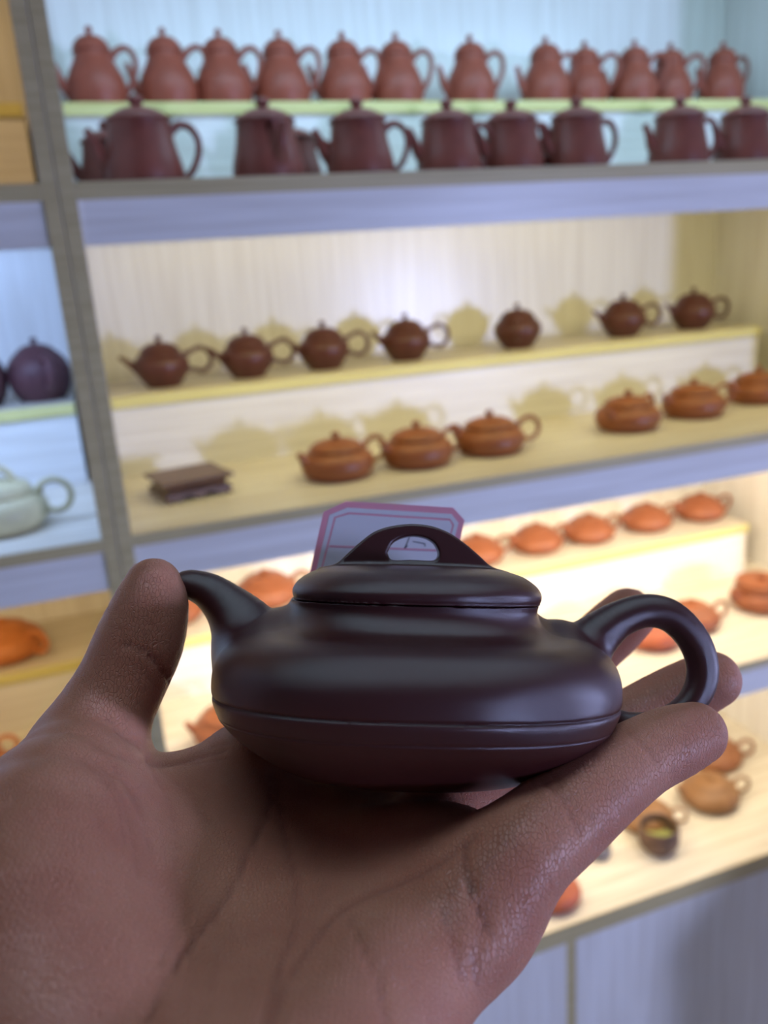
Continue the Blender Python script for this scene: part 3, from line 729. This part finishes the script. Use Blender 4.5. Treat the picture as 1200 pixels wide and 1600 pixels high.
# creases: pressed into the skin along the photo's palm and finger lines
def crease_field(V, N_):
    u = 600+FPX*V[:, 0]/np.maximum(V[:, 1], .03); v = 800-FPX*V[:, 2]/np.maximum(V[:, 1], .03)
    Q = np.stack([u, v], 1); facing = (-(N_*V).sum(1)/np.linalg.norm(V, axis=1)) > 0.0
    out = np.zeros(len(V))
    for pts, wd, amp in CREASES:
        c = catmull(np.array(pts, float), 5); best = np.full(len(V), 1e9)
        for a, b in zip(c[:-1], c[1:]):
            ab = b-a; t = np.clip(((Q-a)@ab)/(ab@ab+1e-9), 0, 1); best = np.minimum(best, np.linalg.norm(Q-a-t[:, None]*ab, axis=1))
        out = np.maximum(out, amp*np.exp(-(best/wd)**2))
    return np.where(facing, out, 0)
CREASES = [
    ([(425, 1215), (418, 1267), (393, 1322), (351, 1406), (277, 1507), (235, 1590)], 5, 1.0),
    ([(432, 1211), (444, 1299), (462, 1382), (455, 1456), (430, 1530), (412, 1600)], 5, 0.8),
    ([(742, 1305), (690, 1345), (640, 1372), (550, 1410), (505, 1450), (450, 1530), (425, 1600)], 6, 0.8),
    ([(724, 1318), (728, 1360), (745, 1412), (760, 1450)], 5, 1.4),
    ([(545, 1430), (570, 1487), (590, 1530), (604, 1600)], 5, 0.6),
    ([(195, 1008), (225, 1015), (245, 1036), (266, 1066)], 3.5, 1.2),
    ([(205, 1035), (228, 1052), (245, 1072)], 3, 0.5),
    ([(228, 1187), (250, 1196), (300, 1186), (350, 1172)], 3.5, 0.9),
    ([(150, 1190), (180, 1230), (205, 1300), (215, 1370)], 4, 0.35),
    ([(180, 1200), (215, 1260), (235, 1330)], 4, 0.35),
    ([(845, 1215), (880, 1250), (905, 1300)], 5, 0.7),
    ([(860, 1205), (900, 1262), (925, 1280)], 4, 0.5),
    ([(980, 1142), (1010, 1170), (1030, 1195)], 4, 0.4),
    ([(690, 1420), (710, 1480), (720, 1530)], 6, 0.7),
    ([(762, 1400), (752, 1450), (742, 1500), (745, 1540)], 5, 0.6),
    ([(165, 1120), (190, 1150), (218, 1165)], 3, 0.45), ([(140, 1160), (175, 1180), (220, 1190)], 3, 0.4),
    ([(120, 1185), (160, 1215), (185, 1260), (195, 1320)], 3, 0.4), ([(105, 1215), (140, 1250), (160, 1300)], 3, 0.3),
    ([(235, 1200), (262, 1250), (275, 1310), (272, 1370)], 3, 0.35), ([(250, 1205), (290, 1235), (330, 1290)], 3, 0.35),
    ([(215, 890), (245, 884), (270, 895)], 2.5, 0.4), ([(208, 915), (240, 905), (275, 925)], 2.5, 0.35), ([(170, 980), (200, 985), (225, 996)], 2.5, 0.3),
    ([(300, 1180), (330, 1168), (360, 1160)], 2.5, 0.5), ([(280, 1200), (320, 1190), (355, 1185)], 2.5, 0.4),
    ([(300, 1420), (260, 1480), (240, 1560)], 3, 0.3), ([(480, 1300), (500, 1360), (505, 1420)], 3, 0.3), ([(350, 1470), (330, 1540), (320, 1600)], 3, 0.3),
]
cr = crease_field(V, N_)
# longitudinal folds of the heel below the little finger and soft swelling between the creases
V = V-N_*(cr*0.0007)[:, None]
handm, nt, lk, b_ = mat('skin', (0.5, 0.3, 0.22), 0.48, 0.42)
tc = nt.new('ShaderNodeTexCoord')
at = nt.new('ShaderNodeAttribute'); at.attribute_name = 'crease'
nz = nt.new('ShaderNodeTexNoise'); nz.inputs['Scale'].default_value = 45; nz.inputs['Detail'].default_value = 4
lk.new(tc.outputs['Object'], nz.inputs[0])
rp = nt.new('ShaderNodeValToRGB'); rp.color_ramp.elements[0].position = 0.32; rp.color_ramp.elements[1].position = 0.68
rp.color_ramp.elements[0].color = (0.46, 0.172, 0.105, 1); rp.color_ramp.elements[1].color = (0.56, 0.245, 0.152, 1)
lk.new(nz.outputs[0], rp.inputs[0])
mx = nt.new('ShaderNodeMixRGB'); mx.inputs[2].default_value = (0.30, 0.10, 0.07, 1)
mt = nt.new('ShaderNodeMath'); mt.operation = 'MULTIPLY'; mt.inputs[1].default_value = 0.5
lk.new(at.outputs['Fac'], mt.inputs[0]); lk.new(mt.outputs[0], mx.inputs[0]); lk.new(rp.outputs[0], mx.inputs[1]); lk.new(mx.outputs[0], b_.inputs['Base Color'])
# skin relief: ridges and cross-hatched fine lines
wv = nt.new('ShaderNodeTexWave'); wv.inputs['Scale'].default_value = 300; wv.inputs['Distortion'].default_value = 9; wv.inputs['Detail'].default_value = 2; wv.inputs['Detail Scale'].default_value = 0.25
vo = nt.new('ShaderNodeTexVoronoi'); vo.feature = 'DISTANCE_TO_EDGE'; vo.inputs['Scale'].default_value = 1500
mp = nt.new('ShaderNodeMapping'); mp.inputs['Scale'].default_value = (1, 0.75, 0.55); mp.inputs['Rotation'].default_value = (0.4, 0.7, 0.3)
lk.new(tc.outputs['Object'], mp.inputs[0]); lk.new(mp.outputs[0], vo.inputs[0]); lk.new(tc.outputs['Object'], wv.inputs[0])
mr = nt.new('ShaderNodeMapRange'); mr.inputs['From Max'].default_value = 0.10
lk.new(vo.outputs['Distance'], mr.inputs[0])
ad = nt.new('ShaderNodeMath'); ad.operation = 'MULTIPLY_ADD'; ad.inputs[1].default_value = 0.22
lk.new(wv.outputs['Fac'], ad.inputs[0]); lk.new(mr.outputs[0], ad.inputs[2])
bump(nt, lk, b_, ad.outputs[0], 0.9, 0.00013)
b_.inputs['Subsurface Weight'].default_value = 0.25; b_.inputs['Subsurface Radius'].default_value = (1, 0.35, 0.2); b_.inputs['Subsurface Scale'].default_value = 0.004
me = np_mesh('hand', V, F, N_, handm)
me.normals_split_custom_set_from_vertices([(0, 0, 0)]*len(V))
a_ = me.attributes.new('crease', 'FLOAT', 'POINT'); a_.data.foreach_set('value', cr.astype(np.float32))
hand = link('hand', me); hand.matrix_world = CAMB
tag(hand, 'open left hand, palm up, balancing the dark teapot on palm and fingers', 'hand')
# fingernails on the far side of the fingers
NAILM = mat('fingernail', (0.62, 0.42, 0.36), 0.3, 0.5)[0]
def nail(fin, dirn, scale=1.0):
    pts, r = fin; tip = np.array(pts[-1]); prev = np.array(pts[-2]); t = tip-prev; t /= np.linalg.norm(t)
    n = np.array(dirn, float); n -= n@t*t; n /= np.linalg.norm(n); s = np.cross(t, n)
    R = r[-1]; v = []; f = []; A, B = 9, 7
    for i in range(A):
        for j in range(B):
            a = -1+2*j/(B-1); l = i/(A-1); wd = 0.95*math.sqrt(max(0.0, 1-(max(0, l-0.55)/0.5)**2*0.6))
            ang = a*wd; c = tip+t*(-0.9*R+l*1.6*R)
            rad = R*1.045*(1-0.30*max(0, l-0.5)**2*3)
            p = c+rad*(math.cos(ang)*n+math.sin(ang)*s); v.append(tuple(p)); 
    for i in range(A-1):
        for j in range(B-1):
            q = i*B+j; f.append((q, q+1, q+B+1, q+B))
    k = len(v); v2 = [tuple(np.array(p)-0.0008*n) for p in v]; f2 = [tuple(x+k for x in q[::-1]) for q in f]
    bd = [i for i in range(B)]+[i*B+B-1 for i in range(1, A)]+[(A-1)*B+j for j in range(B-2, -1, -1)]+[i*B for i in range(A-2, 0, -1)]
    sd = [(bd[(i+1) % len(bd)], bd[i], bd[i]+k, bd[(i+1) % len(bd)]+k) for i in range(len(bd))]
    link('fingernail', mesh('fingernail', v+v2, f+f2+sd, NAILM, True), hand)
nail(thumb, (-0.75, 0.6, 0.1)); nail(little, (0.25, 0.8, -0.6)); nail(ring, (0.2, 0.9, -0.5)); nail(middle, (0.1, 0.9, -0.4)); nail(index, (0.1, 0.9, -0.4))
